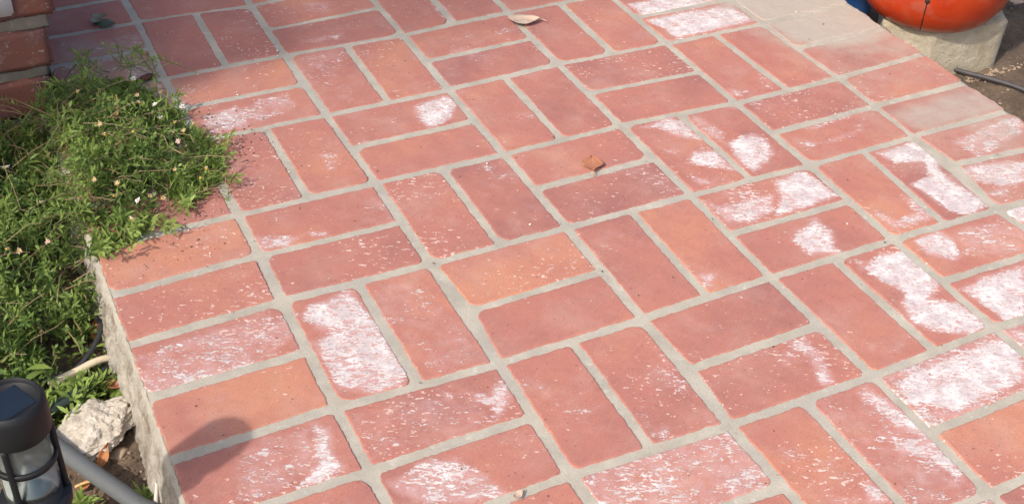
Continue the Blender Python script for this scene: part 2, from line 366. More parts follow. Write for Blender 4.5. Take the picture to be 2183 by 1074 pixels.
# ------------------------------------------------------------------ ground
def ground_z(x, y):
    if x < -0.19: z = -0.105 - 0.02 * sst(-0.5, -1.2, x)
    elif x > 1.262: z = -0.12
    else: z = -0.15
    if -0.9 < x < 2.2 and -1.6 < y < 1.2:
        z += 0.012 * nz(x * 9, y * 9) + 0.006 * nz(x * 31, y * 31, 3) + 0.003 * nz(x * 80, y * 80, 7)
    return z
def lines(*segs):
    out = []
    for a, b, n in segs: out += list(np.linspace(a, b, n, endpoint=False))
    return out + [segs[-1][1]]
gx = lines((-120, -3, 8), (-3, -0.62, 10), (-0.62, -0.20, 90), (-0.20, -0.185, 2), (-0.185, 1.25, 6), (1.25, 1.265, 2), (1.265, 2.0, 80), (2.0, 6, 10), (6, 120, 8))
gy = lines((-120, -4, 8), (-4, -1.2, 10), (-1.2, -0.95, 20), (-0.95, 0.1, 190), (0.1, 1.0, 30), (1.0, 6, 10), (6, 120, 8))
gv = [(x, y, ground_z(x, y)) for y in gy for x in gx]
nxg = len(gx)
gf = [(j*nxg+i, j*nxg+i+1, (j+1)*nxg+i+1, (j+1)*nxg+i) for j in range(len(gy)-1) for i in range(nxg-1)]
tag(mesh_obj('ground', gv, gf, M_SOIL), kind='structure')

# ------------------------------------------------------------------ the paving
R0, R1 = -7, 11           # rows
UL, UR = -0.95, 5.975     # outer ends of the border bricks
def pip(px, py, poly):
    n = len(poly) // 2; inside = np.zeros(px.shape, bool); dmin = np.full(px.shape, 1e9)
    for i in range(n):
        x0, y0 = poly[2*i], poly[2*i+1]; x1, y1 = poly[(2*i+2) % (2*n)], poly[(2*i+3) % (2*n)]
        cond = ((y0 > py) != (y1 > py))
        with np.errstate(divide='ignore', invalid='ignore'):
            xi = (x1 - x0) * (py - y0) / ((y1 - y0) if y1 != y0 else 1e-9) + x0
        inside ^= cond & (px < xi)
        dx, dy = x1 - x0, y1 - y0; L = dx*dx + dy*dy + 1e-12
        tt = np.clip(((px - x0) * dx + (py - y0) * dy) / L, 0, 1)
        dmin = np.minimum(dmin, np.hypot(px - x0 - tt*dx, py - y0 - tt*dy))
    return np.where(inside, dmin, -dmin)
def density(polys, u, v, w):
    out = np.zeros(u.shape)
    for s, poly in polys:
        xs, ys = poly[0::2], poly[1::2]
        if max(xs) < u.min() - w or min(xs) > u.max() + w or max(ys) < v.min() - w or min(ys) > v.max() + w: continue
        d = pip(u, v, poly); k = np.clip((d + w) / (2 * w), 0, 1); out = np.maximum(out, s * k * k * (3 - 2 * k))
    return out

jit = {}
def corner(u, v):
    key = (u, v)
    if key in JUNC: du, dv = JUNC[key]
    else:
        if key not in jit:
            r = random.Random(hash((int(u * 2), int(v * 2))) & 0xffff); jit[key] = (r.uniform(-.014, .014), r.uniform(-.014, .014))
        du, dv = jit[key]
        if v != int(v) and (u, int(v // 1)) in JUNC and (u, int(v // 1) + 1) in JUNC:
            a = JUNC[(u, int(v // 1))]; b = JUNC[(u, int(v // 1) + 1)]; du, dv = (a[0] + b[0]) / 2, (a[1] + b[1]) / 2
        elif u != int(u) and (int(u // 1), v) in JUNC and (int(u // 1) + 1, v) in JUNC:
            a = JUNC[(int(u // 1), v)]; b = JUNC[(int(u // 1) + 1, v)]; du, dv = (a[0] + b[0]) / 2, (a[1] + b[1]) / 2
    if u <= -1:
        uu = UL + du * 0.35
        if v < 0.3: uu = -0.80
    elif u >= 6: uu = UR + du
    else: uu = u + du
    return Vector((uu * U, -(v + dv) * U, 0))

def make_brick(q, seed, tint, hi, parent, outer=None):
    """q: four corners (u0v0, u1v0, u1v1, u0v1) of the joint centre lines"""
    r = random.Random(seed)
    lx = ((q[1] - q[0]).length + (q[2] - q[3]).length) / 2; ly = ((q[3] - q[0]).length + (q[2] - q[1]).length) / 2
    jl = [0.0042 + r.random() * 0.0024 for _ in range(4)]             # left, right, far, near
    if outer == 'L': jl[0] = 0.0
    if outer == 'R': jl[1] = 0.0
    a, b = (lx - jl[0] - jl[1]) / 2, (ly - jl[2] - jl[3]) / 2
    cx0, cy0 = (jl[0] - jl[1]) / 2, (jl[2] - jl[3]) / 2
    if hi: nx, ny = (46, 23) if lx > ly else (23, 46)
    else: nx, ny = (8, 5) if lx > ly else (5, 8)
    def axis(h, n):
        e = [0, 0.0012, 0.0020, 0.0026, 0.0040] if hi else [0, 0.004]
        inner = list(np.linspace(0.0075 if hi else 0.012, 2*h - (0.0075 if hi else 0.012), n))
        return [x - h for x in e + inner + [2*h - k for k in reversed(e)]]
    X, Y = axis(a, nx), axis(b, ny)
    cr = [0.003 + r.random() ** 2.5 * 0.017 for _ in range(4)]
    ph = r.random() * 50; dz = r.uniform(-.0002, .0005); tx, ty = r.uniform(-.003, .003), r.uniform(-.005, .005)
    cen = (q[0] + q[1] + q[2] + q[3]) / 4
    V = []; uv = []
    for y in Y:
        for x in X:
            c = cr[(0 if x < 0 else 1) + (0 if y < 0 else 2)]
            ax, ay = abs(x) - (a - c), abs(y) - (b - c); px, py = x, y
            if ax > 0 and ay > 0:
                k = max(ax, ay) / math.hypot(ax, ay); px = math.copysign(a - c + ax * k, x); py = math.copysign(b - c + ay * k, y)
            d = min(a - abs(x), b - abs(y))
            s = (px + cx0) / lx + 0.5; t = (py + cy0) / ly + 0.5
            p = q[0] * ((1-s)*(1-t)) + q[1] * (s*(1-t)) + q[2] * (s*t) + q[3] * ((1-s)*t)
            e = 1 - min(d / 0.013, 1)
            if e > 0:
                g = p * 1.0
                p = p + Vector((nz(g.x*38, g.y*38, ph) * 0.0014 + nz(g.x*170, g.y*170, ph) * 0.0021,
                                nz(g.x*38, g.y*38, ph+9) * 0.0014 + nz(g.x*170, g.y*170, ph+9) * 0.0021, 0)) * (e * e)
                if outer == 'R' and x > a - 0.02: p.x += (0.004 * nz(p.y*30, 5.1) + 0.003 * nz(p.y * 90, 8.1)) * e
            e2 = 1 - min(d / 0.0026, 1)
            z = dz + tx * x + ty * y - 0.0075 * e2 * e2 + 0.0006 * nz(p.x*45, p.y*45, ph) + (0.00045 * nz(p.x*130, p.y*130, ph) if hi else 0)
            z += 0.0005 * nz(p.x*12, p.y*12, ph)
            V.append((p.x, p.y, z)); uv.append((p.x / U, -p.y / U))
    nX, nY = len(X), len(Y)
    F = [(j*nX+i, (j+1)*nX+i, (j+1)*nX+i+1, j*nX+i+1) for j in range(nY-1) for i in range(nX-1)]
    ring = [i for i in range(nX)] + [j*nX+nX-1 for j in range(1, nY)] + [(nY-1)*nX+i for i in range(nX-2, -1, -1)] + [j*nX for j in range(nY-2, 0, -1)]
    n0 = len(V); 
    for i in ring: V.append((V[i][0], V[i][1], -0.052)); uv.append(uv[i])
    m = len(ring)
    F += [(ring[k], ring[(k+1) % m], n0 + (k+1) % m, n0 + k) for k in range(m)]
    uu = np.array([k[0] for k in uv]); vv = np.array([k[1] for k in uv])
    wh = density(WHITE, uu, vv, 0.055); ce = np.maximum(density(CEMENT_GLARE[1:], uu, vv, 0.17), 1.3 * density(CEMENT_GLARE[:1], uu, vv, 0.30))
    if not hi or cen.y < -1.1 or cen.y > 0.45: wh = np.maximum(wh, r.choice([0, 0, .3, .5]))
    V = [(x - cen.x, y - cen.y, z) for x, y, z in V]
    o = mesh_obj('brick', V, F, M_BRICK, parent, True, {'tint': [tint] * len(V), 'white': wh, 'cement': ce, 'speck': [r.random() ** 1.5] * len(V)})  # cement values include the glare painted at the right
    o.location = (cen.x, cen.y, 0)
    return o

# mortar bed: a grid with sandy relief, its rim dropping to the soil
mx = lines((UL*U - 0.004, 0.9, 150), (0.9, UR*U + 0.001, 66)); my = lines((-(R1)*U, -1.35, 20), (-1.35, 0.45, 270), (0.45, -R0*U, 20))
MU = np.array([[x / U for x in mx] for _ in my]); MV = np.array([[-y / U for _ in mx] for y in my])
CEMENT_GLARE.append((.3, [4.3,-.6, 6.1,-.2, 6.1,3.2, 5.2,4.6, 4.6,3.2, 4.9,2.0]))  # pale glare of the light, painted as a thin film over the right-hand bricks
CEMD = density(CEMENT_GLARE[:1], MU, MV, 0.22)
mv = []
for j, y in enumerate(my):
    for i, x in enumerate(mx):
        z = -0.0014 + 0.0005 * nz(x*14, y*14, 2) + 0.0006 * nz(x*70, y*70, 4) + 0.0005 * nz(x*190, y*190, 6)
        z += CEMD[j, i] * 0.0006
        xx = x
        if i == 0: xx += 0.003 * nz(y*40, 1.3); z -= 0.003
        if i == len(mx) - 1: xx += 0.004 * nz(y*30, 5.1) + 0.003 * nz(y*90, 8.1); z -= 0.002
        if y > -0.06 and x < -0.165: xx = max(xx, -0.168)
        mv.append((xx, y, z))
nm = len(mx); mf = [(j*nm+i, j*nm+i+1, (j+1)*nm+i+1, (j+1)*nm+i) for j in range(len(my)-1) for i in range(nm-1)]
ringm = [i for i in range(nm)] + [j*nm+nm-1 for j in range(1, len(my))] + [(len(my)-1)*nm+i for i in range(nm-2, -1, -1)] + [j*nm for j in range(len(my)-2, 0, -1)]
n0 = len(mv)
for i in ringm: mv.append((mv[i][0], mv[i][1], -0.16))
mf += [(ringm[k], n0 + k, n0 + (k+1) % len(ringm), ringm[(k+1) % len(ringm)]) for k in range(len(ringm))]
patio = tag(mesh_obj('patio', mv, mf, M_MORTAR), kind='structure')

for r_ in range(R0, R1):
    for c_ in range(-1, 6):
        horiz = c_ in (-1, 5) or (c_ + r_) % 2 == 0
        for k in (0, 1):
            if horiz: q = [corner(c_, r_ + k/2), corner(c_+1, r_ + k/2), corner(c_+1, r_ + k/2 + .5), corner(c_, r_ + k/2 + .5)]
            else: q = [corner(c_ + k/2, r_), corner(c_ + k/2 + .5, r_), corner(c_ + k/2 + .5, r_+1), corner(c_ + k/2, r_+1)]
            sd = (c_ + 3) * 1000 + (r_ + 20) * 10 + k
            tn = TINT.get((c_, r_, k), random.Random(sd).uniform(-.45, .45))
            make_brick(q, sd, tn, -3 < r_ < 7, patio, 'L' if c_ == -1 else ('R' if c_ == 5 else None))

# battered cement face under the left border bricks
ev = []; ef = []; ys = np.linspace(-0.02, -1.7, 340); zs = np.linspace(0, 1, 26)
for y in ys:
    for s in zs:
        z = -0.0015 - 0.13 * s
        x = UL*U + 0.001 - 0.005 * min(1, s * 12) - 0.021 * s ** 0.8 + (0.006 * nz(y*13, s*2.2) + 0.006 * nz(y*45, s*7, 3) + 0.004 * nz(y*110, s*17, 5)) * min(1, s * 5) + 0.0015 * nz(y*90, s*5, 8)
        ev.append((x, y, z + (0.002 * nz(y*60, 9.0) if s == 0 else 0)))
ne = len(zs); ef = [(j*ne+i, j*ne+i+1, (j+1)*ne+i+1, (j+1)*ne+i) for j in range(len(ys)-1) for i in range(ne-1)]
M_EDGE = mortar_material('rough_cement_edge', (0.45, 0.405, 0.335), True)
mesh_obj('edge_render', ev, ef, M_EDGE, patio)

# ------------------------------------------------------------------ brick garden wall at the far left, with a white plaque
def wall_brick_material():
    t = NT('old_wall_brick', 0.9)
    low = t.noise(11, 3); mid = t.noise(50, 4, 0.6); fine = t.noise(300, 3, 0.65)
    c = t.mix(t.ramp(low, 0.35, 0.65), (0.155, 0.082, 0.078), (0.215, 0.08, 0.056))
    c = t.mix(t.ramp(mid, 0.55, 0.72, 0, 0.55), c, (0.30, 0.20, 0.18))
    c = t.mix(1.0, c, t.n_rgb(t.math('ADD', 0.72, t.math('MULTIPLY', fine, 0.55))), 'MULTIPLY')
    c = t.mix(t.ramp(t.noise(85, 5, 0.7), 0.62, 0.68, 0, 0.55), c, (0.62, 0.56, 0.53))
    return t.done(c, t.bump(t.math('ADD', mid, fine), 0.6, 0.0015))
M_WBRICK = wall_brick_material()
wall = empty('garden_wall', (-0.45, -0.03, -0.10))
tag(wall, 'low weathered red brick wall at the corner of the paving, behind the daisies', 'wall')
def rough_box(name, x0, x1, y0, y1, z0, z1, mat, parent, seed, r=0.005, n=(14, 10, 6), amp=0.0018, off=(0, 0, 0)):
    bm = bmesh.new(); bmesh.ops.create_cube(bm, size=1.0)
    bmesh.ops.scale(bm, vec=(x1-x0, y1-y0, z1-z0), verts=bm.verts)
    bmesh.ops.bevel(bm, geom=bm.edges[:], offset=r, segments=2, affect='EDGES')
    for ax, cuts in ((0, n[0]), (1, n[1]), (2, n[2])):
        L = (x1-x0, y1-y0, z1-z0)[ax]
        for k in range(1, cuts):
            co = [0, 0, 0]; co[ax] = -L/2 + L*k/cuts; no = [0, 0, 0]; no[ax] = 1
            bmesh.ops.bisect_plane(bm, geom=bm.verts[:] + bm.edges[:] + bm.faces[:], plane_co=co, plane_no=no, dist=1e-5)
    cc = Vector(((x0+x1)/2, (y0+y1)/2, (z0+z1)/2))
    for v in bm.verts:
        g = v.co * 1.0
        v.co += Vector((nz(g.y*40+seed, g.z*40), nz(g.x*40+seed, g.z*40, 3), nz(g.x*40+seed, g.y*40, 6))) * amp + Vector((nz(g.y*130+seed, g.z*130), nz(g.x*130+seed, g.z*130, 3), nz(g.x*130+seed, g.y*130, 6))) * amp * 0.5
    me = bpy.data.meshes.new(name); bm.to_mesh(me); bm.free()
    me.polygons.foreach_set('use_smooth', [True] * len(me.polygons)); me.materials.append(mat)
    o = bpy.data.objects.new(name, me); col.objects.link(o); o.parent = parent
    o.location = cc - Vector(off); return o
WL = Vector((-0.45, -0.03, -0.10))
edges_z = [(-0.10, -0.022, -0.186), (-0.010, 0.060, -0.181), (0.073, 0.142, -0.170), (0.159, 0.228, -0.152), (0.240, 0.309, -0.148)]
for ci, (z0, z1, xe) in enumerate(edges_z):
    x = xe; row = 0; first = 0.20 if ci % 2 == 0 else 0.27
    while x > -0.72:
        L = first if row == 0 else 0.20
        rough_box('brick', max(x - L, -0.735), x, -0.03, 0.07, z0, z1, M_WBRICK, wall, ci * 7 + row, off=WL); x -= L + 0.012; row += 1
    y = 0.082                                            # return face along the paving
    while y < 0.95:
        rough_box('brick', xe - 0.10, xe, y, y + 0.19, z0, z1, M_WBRICK, wall, ci * 11 + y * 50, off=WL, n=(6, 14, 6)); y += 0.202
M_WJOINT = mortar_material('wall_joint_mortar', (0.18, 0.158, 0.125))
gaps = [(-0.026, -0.006, -0.186), (0.056, 0.077, -0.180), (0.138, 0.163, -0.164), (0.224, 0.244, -0.155), (0.305, 0.318, -0.152)]
for gi, (z0, z1, xe) in enumerate(gaps):
    rough_box('mortar', -0.73, xe + 0.001, -0.0265, 0.066, z0, z1, M_WJOINT, wall, gi * 5 + 2, r=0.003, n=(90, 8, 6), amp=0.0030, off=WL)
    rough_box('mortar', xe - 0.09, xe - 0.002, 0.0665, 0.95, z0 + 0.001, z1 - 0.001, M_WJOINT, wall, gi * 5 + 40, r=0.002, n=(8, 50, 4), amp=0.002, off=WL)
g = Geo(); g.box(-0.728 + 0.45, -0.20 + 0.45, -0.020 + 0.03, 0.06 + 0.03, 0.0, 0.40); g.build('mortar', M_WJOINT, wall, smooth=False)

pl = rough_box('wall_plaque', -0.44, -0.212, -0.040, -0.031, 0.172, 0.335, simple('white_enamel', (0.80, 0.80, 0.79), 0.35, 0.04, 30, 0.05), None, 3, r=0.0035, n=(4, 1, 4), amp=0.0002)
tag(pl, 'white plaque fixed to the brick wall at the top left corner', 'plaque')

# unseen wall added at left, its corner shading garden wall and upper left paving
hw = empty('added_shade_wall', (-2.52, 0.02, -0.12)); tag(hw, 'pale wall block added out of view left of the daisy bed to cast shade', 'wall')
M_STUCCO = simple('cream_render', (0.50, 0.46, 0.40), 0.9, 0.08, 80, 0.5, 0.002)
g = Geo(); g.box(-1.3, 0.92, -0.905, 1.6, 0.0, 2.12); autosmooth(g.build('wall', M_STUCCO, hw, smooth=False))
g = Geo(); g.box(-1.3, 0.95, -0.935, -0.9051, 0.0, 0.16); g.build('plinth', M_EDGE, hw, smooth=False)
g = Geo(); g.box(-1.33, 0.95, -0.94, 1.63, 2.1205, 2.17); autosmooth(g.build('coping', M_EDGE, hw, smooth=False))
# unseen small tree added beyond the wall so its sparse crown dims the far bricks
tree = empty('added_shade_tree', (-4.9, -1.5, -0.12)); tag(tree, 'small tree added out of view left of the paving, its sparse crown casting shade', 'tree')
tr_ = random.Random(77); g = Geo(); tc = Vector((0.42, 0.36, 0)) + to_sun * 7.2 - Vector((-4.9, -1.5, -0.12))
g.tube([(0, 0, 0), (.03, .02, 1.6), (.0, .05, 3.0), (tc.x * .55, tc.y * .5, 4.2), (tc.x, tc.y, tc.z)], .075, 12, .3); g.build('trunk', simple('grey_bark', (.16, .13, .1), .9, .3, 40, .8, .004), tree)
TV, TF = [], []
for k in range(60):
    a = Vector((tr_.gauss(0, 1), tr_.gauss(0, 1), tr_.gauss(0, .8))); a = a.normalized() * tr_.random() ** .4
    cpt = tc + Vector((a.x * .55, a.y * .48, a.z * .42))
    for q in range(26):
        p = cpt + Vector((tr_.gauss(0, .07), tr_.gauss(0, .07), tr_.gauss(0, .06))); d = Vector((tr_.gauss(0, 1), tr_.gauss(0, 1), tr_.gauss(-.3, .6))).normalized(); s_ = d.cross(Vector((tr_.gauss(0, .4), tr_.gauss(0, .4), 1))).normalized(); L = tr_.uniform(.035, .06); i = len(TV)
        TV += [p, p + d * L * .45 + s_ * L * .22, p + d * L, p + d * L * .45 - s_ * L * .22]; TF.append((i, i+1, i+2, i+3))
mesh_obj('crown', TV, TF, leaf_material('tree_leaf', (.05, .10, .025), (.09, .15, .04), .25), tree, True, {'lv': [tr_.random() for _ in TV]})
# ------------------------------------------------------------------ daisy ground cover
MOUND = [(-0.74,-0.03),(-0.26,-0.03),(-0.15,0.0),(-0.075,-0.02),(-0.055,-0.08),(-0.03,-0.17),(-0.012,-0.26),(-0.016,-0.315),(-0.085,-0.355),(-0.15,-0.395),(-0.205,-0.425),(-0.245,-0.455),(-0.268,-0.50),(-0.30,-0.545),(-0.345,-0.58),(-0.50,-0.66),(-0.74,-0.70)]
mp_ = [k for p in MOUND for k in p]
def mound_h(x, y):
    d = float(pip(np.array([x]), np.array([y]), mp_)[0])
    if d < -0.03: return None
    k = sst(-0.03, 0.09, d)
    base = 0.012 if x > -0.2 else -0.035
    base += (0.0 - base) * 0 
    return base + 0.060 * k + 0.022 * nz(x*11, y*11, 4) * k + 0.012 * nz(x*29, y*29, 8)
LV, LF, LA = [], [], []
SV, SF, SA = [], [], []
def leaf(p, d, n, L, w, lv, curl=0.25):
    d = d.normalized(); s = d.cross(n)
    if s.length < 1e-4: s = d.cross(Vector((1, 0.3, 0.2)))
    s.normalize(); n = s.cross(d)
    i = len(LV)
    def P(t, side): return p + d * (L * t) + n * (-curl * L * t * t + abs(side) * 0.18 * w) + s * (side * w * 0.5)
    LV.extend([P(0, 0), P(.32, .8), P(.32, -.8), P(.66, 1.0), P(.66, -1.0), P(1, 0)])
    LF.extend([(i, i+2, i+1), (i+1, i+2, i+4, i+3), (i+3, i+4, i+5)]); LA.extend([lv] * 6)
def stem(pts, r, lv):
    i = len(SV); m = len(pts)
    for k, p in enumerate(pts):
        t = (pts[min(k+1, m-1)] - pts[max(k-1, 0)]).normalized(); a = t.cross(Vector((.2, .1, 1))).normalized(); b = a.cross(t)
        rr = r * (1 - .4 * k / (m - 1))
        for q in range(3):
            w = 2.094 * q; SV.append(p + a * (rr * math.cos(w)) + b * (rr * math.sin(w))); SA.append(lv)
    for k in range(m - 1):
        for q in range(3):
            q2 = (q + 1) % 3; SF.append((i+3*k+q, i+3*k+q2, i+3*k+3+q2, i+3*k+3+q))
def sprig(tip, L, lean, nleaf, lf, lw, tone, straw=False):
    d = (Vector((rng.gauss(0, .55), rng.gauss(0, .55), 0.8)) + lean).normalized()
    base = tip - d * L; side = Vector((rng.gauss(0, 1), rng.gauss(0, 1), rng.gauss(0, .4))) * L * 0.12
    pts = [base, base + d * L * .35 + side, base + d * L * .7 + side * .8, tip]
    stem(pts, 0.0006 + rng.random() * 0.0005, tone * 0.6)
    ang = rng.random() * 6.28
    for k in range(nleaf):
        t = 0.25 + 0.75 * (k + rng.random() * .5) / nleaf; s = t * 3; i = min(int(s), 2); f = s - i
        p = pts[i] * (1 - f) + pts[i+1] * f
        ang += 2.4 + rng.gauss(0, .3)
        a = d.cross(Vector((.3, .2, 1))).normalized(); b = d.cross(a)
        out = a * math.cos(ang) + b * math.sin(ang)
        sc = 1.0 if t < .85 else 0.7
        ld = out * (0.95 if t < .9 else .5) + d * (0.35 + .7 * t) + Vector((0, 0, .1))
        leaf(p, ld, (d * 1.0 - out * .4 + Vector((0, 0, .4))), lf * sc * rng.uniform(.7, 1.25), lw * rng.uniform(.75, 1.25), min(1, max(0, tone + rng.gauss(0, .15))), rng.uniform(.0, .45))
cen_m = Vector((-0.34, -0.30, 0))
count = 0
while count < 2500:
    x, y = rng.uniform(-0.62, 0.03), rng.uniform(-0.70, 0.01)
    if x < -0.42 and rng.random() < .55: continue
    h = mound_h(x, y)
    if h is None: continue
    if nz(x*16, y*16, 21) > 0.22 and rng.random() < .8: continue     # thin spots with dry stems showing
    out = (Vector((x, y, 0)) - cen_m) * 1.0
    tip = Vector((x, y, h + rng.uniform(-.045, .012)))
    if x > -0.2: tip.z = max(tip.z, 0.006)
    if x < -0.2 and y > -0.04: continue
    tone = min(1, max(0, .45 + .5 * nz(x*14, y*14, 31) + rng.gauss(0, .12)))
    L = rng.uniform(.035, .075)
    if x > -0.2: L = min(L, max(0.02, tip.z * 1.2 + .012))
    sprig(tip, L, Vector((out.x, out.y, 0)) * 1.4 + Vector((0, 0, .0 if x < -.2 else -.1)), rng.randint(9, 15), rng.choice([.010, .012, .015, .020]), rng.uniform(.0022, .0044), tone)
    count += 1
# longer sprigs that stray over the paving and up against the wall
for x, y, z, dx, dy in [(-.03,.03,.05,.2,.5),(-.075,.035,.06,-.1,.5),(-.11,.02,.06,-.3,.4),(-.02,-.02,.05,.5,.3),(.025,-.30,.03,.9,.1),(.03,-.27,.02,.9,.2),(.02,-.35,.02,.8,-.4),(-.06,-.40,.02,.3,-.8),(-.11,-.44,.02,.1,-.9),(-.15,-.45,.03,0,-.9),(.0,-.12,.035,.9,.2),(-.19,-.47,.03,-.1,-.9),(.045,-.245,.02,1,.2),(-.13,.01,.07,-.2,.3),(-.27,-.05,.06,0,.4)]:
    for _ in range(3): sprig(Vector((x + rng.gauss(0, .006), y + rng.gauss(0, .006), z)), .07, Vector((dx, dy, -.3)) * 1.3, 13, .015, .0036, rng.uniform(.5, .9))
# lush tuft beside the lamp and small sprouts at the foot of the paving
for x, y, n, s, hh in [(-.300,-.612,16,.022,.04),(-.270,-.605,16,.018,.035),(-.245,-.60,9,.012,.03),(-.335,-.625,14,.022,.045),(-.222,-.60,5,.010,.022),(-.215,-.615,4,.008,.02),(-.30,-.79,3,.008,.02),(-.232,-.80,3,.01,.015),(-.212,-.535,6,.014,.03)]:
    for _ in range(n):
        px, py = x + rng.gauss(0, s), y + rng.gauss(0, s * .6)
        if px > -0.205: continue
        sprig(Vector((px, py, ground_z(px, py) + hh * rng.uniform(.6, 1.2))), hh, Vector((rng.gauss(0, .3), rng.gauss(0, .3), .5)), 11, .02, .0045, rng.uniform(.55, .95))
for k in range(2):      # a few broad blades behind the lamp
    a = rng.uniform(0, 6.28); leaf(Vector((-.335 + rng.gauss(0, .02), -.60 + rng.gauss(0, .012), -.03)), Vector((math.cos(a), math.sin(a), .7)), Vector((0, 0, 1)), .045, .011, .55)
# dry straw stems
for k in range(400):
    x, y = rng.uniform(-0.5, 0.02), rng.uniform(-0.66, -0.01); h = mound_h(x, y)
    if h is None: continue
    a = rng.uniform(0, 6.28); L = rng.uniform(.03, .09); e = Vector((math.cos(a), math.sin(a), rng.uniform(-.15, .45)))
    p = Vector((x, y, h - rng.uniform(-.006, .03)))
    q = p + e * L; q.z = max(q.z, 0.004) if q.x > -.2 else q.z
    stem([p, p + e * L * .4 + Vector((0, 0, .006)), p + e * L * .75 + Vector((rng.gauss(0, .004), rng.gauss(0, .004), .004)), q], .0008, 1.0 + rng.random() * .6)
M_LEAF = leaf_material('daisy_leaf', (0.085, 0.165, 0.032), (0.33, 0.44, 0.100), 0.4)
def stem_material():
    t = NT('daisy_stem', 0.7); lv = t.attr('lv')
    c = t.mix(t.ramp(lv, 0.0, 0.7), (0.07, 0.11, 0.03), (0.16, 0.2, 0.06)); c = t.mix(t.ramp(lv, 0.8, 1.1), c, (0.33, 0.23, 0.12)); c = t.mix(t.ramp(lv, 1.3, 1.6), c, (0.2, 0.12, 0.07))
    return t.done(c)
plant = empty('daisy_plant', (-0.3, -0.3, -0.1)); tag(plant, 'spreading green daisy mat with small white flowers spilling onto the brick paving', 'plant')
off = Vector((-0.3, -0.3, -0.1))
def rel(V): return [(v.x - off.x, v.y - off.y, v.z - off.z) for v in V]
tag(mesh_obj('foliage', rel(LV), LF, M_LEAF, plant, True, {'lv': LA}), kind='stuff')
tag(mesh_obj('stems', rel(SV), SF, stem_material(), plant, True, {'lv': SA}), kind='stuff')

def petal_mat(name, c1, c2):
    t = NT(name, 0.6); n = t.noise(160, 2, 0.5, t.pos(world=False)); return t.done(t.mix(n, c1, c2))
M_PETW = petal_mat('white_petal', (0.78, 0.74, 0.72), (0.85, 0.84, 0.80)); M_PETP = petal_mat('faded_pink_petal', (0.62, 0.36, 0.36), (0.78, 0.62, 0.60))
M_DRY = petal_mat('withered_petal', (0.42, 0.28, 0.15), (0.62, 0.50, 0.34)); M_DISC = simple('yellow_disc', (0.55, 0.36, 0.05), 0.8, 0.3, 900, 0.6, 0.0004, world=False)
def flower_mesh(npet, L, w, up, mat, seed):
    r = random.Random(seed); V = []; F = []
    for k in range(npet):
        a = 6.283 * k / npet + r.gauss(0, .12); c, s = math.cos(a), math.sin(a); u_ = up + r.gauss(0, .18); l = L * r.uniform(.75, 1.1); i = len(V)
        for t, h in ((.22, .35), (.6, .9), (.9, .8), (1.0, .3)):
            rr = l * t * math.cos(u_); z = l * t * math.sin(u_) - .12 * l * t * t
            for sd in (-1, 1): V.append((c * rr - s * sd * w * h * .5, s * rr + c * sd * w * h * .5, z))
        for q in range(3): F.append((i+2*q, i+2*q+1, i+2*q+3, i+2*q+2))
    me = bpy.data.meshes.new('flower'); me.from_pydata(V, [], F); me.materials.append(mat); me.update(); return me
FM = [flower_mesh(15, .0070, .0022, .15, M_PETW, 1), flower_mesh(14, .0066, .0022, .55, M_PETW, 2), flower_mesh(12, .0066, .0022, .35, M_PETP, 3), flower_mesh(10, .0058, .0017, .75, M_DRY, 4)]
g = Geo(); g.lathe([(.0024, -.001), (.0025, .0002), (.0018, .0013), (.0007, .0017), (0, .0018)], 10)
disc0 = g.build('disc', M_DISC); DM = disc0.data; bpy.data.objects.remove(disc0)
FL = [(-.062,-.071,0),(-.033,-.13,1),(-.069,-.124,3),(-.069,-.148,0),(-.049,-.162,1),(-.013,-.183,0),(-.051,-.202,0),(-.034,-.223,3),(-.042,-.249,1),(-.028,-.252,3),(-.136,-.217,3),(-.137,-.186,3),(-.096,-.224,3),(-.008,-.236,3),(-.149,-.079,3),(-.2,-.2,2),(-.28,-.25,0),(-.129,-.4,0),(-.097,-.408,3),(-.112,-.396,3),(-.256,-.448,2),(-.147,-.44,1),(-.156,-.377,3),(-.146,-.351,3),(-.065,-.346,3),(-.023,-.361,3),(-.037,-.381,3),(-.042,-.276,2),(-.307,-.443,3),(-.293,-.454,3),(-.249,-.356,1),(-.173,-.327,3),(-.36,-.4,0),(-.44,-.3,0),(-.4,-.18,2)]
for x, y, kind in FL:
    h = mound_h(x, y) or 0.02
    z = max(h, 0.012) + 0.012 + rng.uniform(0, .012)
    # the spots were read at 5 cm above the paving: slide along the sight line to the flower's own height
    k = (z - 0.05) / (1.06794 - 0.05); fx = x + (-0.31362 - x) * k; fy = y + (-1.87216 - y) * k
    o = bpy.data.objects.new('flower', FM[kind]); col.objects.link(o); o.parent = plant
    o.location = Vector((fx, fy, z)) - off; o.scale = [rng.uniform(.7, .98)] * 3; o.rotation_euler = (rng.gauss(.35, .35), rng.gauss(0, .35), rng.uniform(0, 6.28))
    d = bpy.data.objects.new('disc', DM); col.objects.link(d); d.parent = o
    fs = Geo(); fs.tube([(0, 0, -.001), (rng.gauss(0, .003), rng.gauss(0, .003), -.014), (rng.gauss(0, .008), rng.gauss(0, .008), -.032)], .00055, 5, sub=3)
    s_ = fs.build('stalk', M_STALK if 'M_STALK' in globals() else globals().setdefault('M_STALK', simple('flower_stalk', (0.15, 0.19, 0.06), 0.6, 0.2)), o)

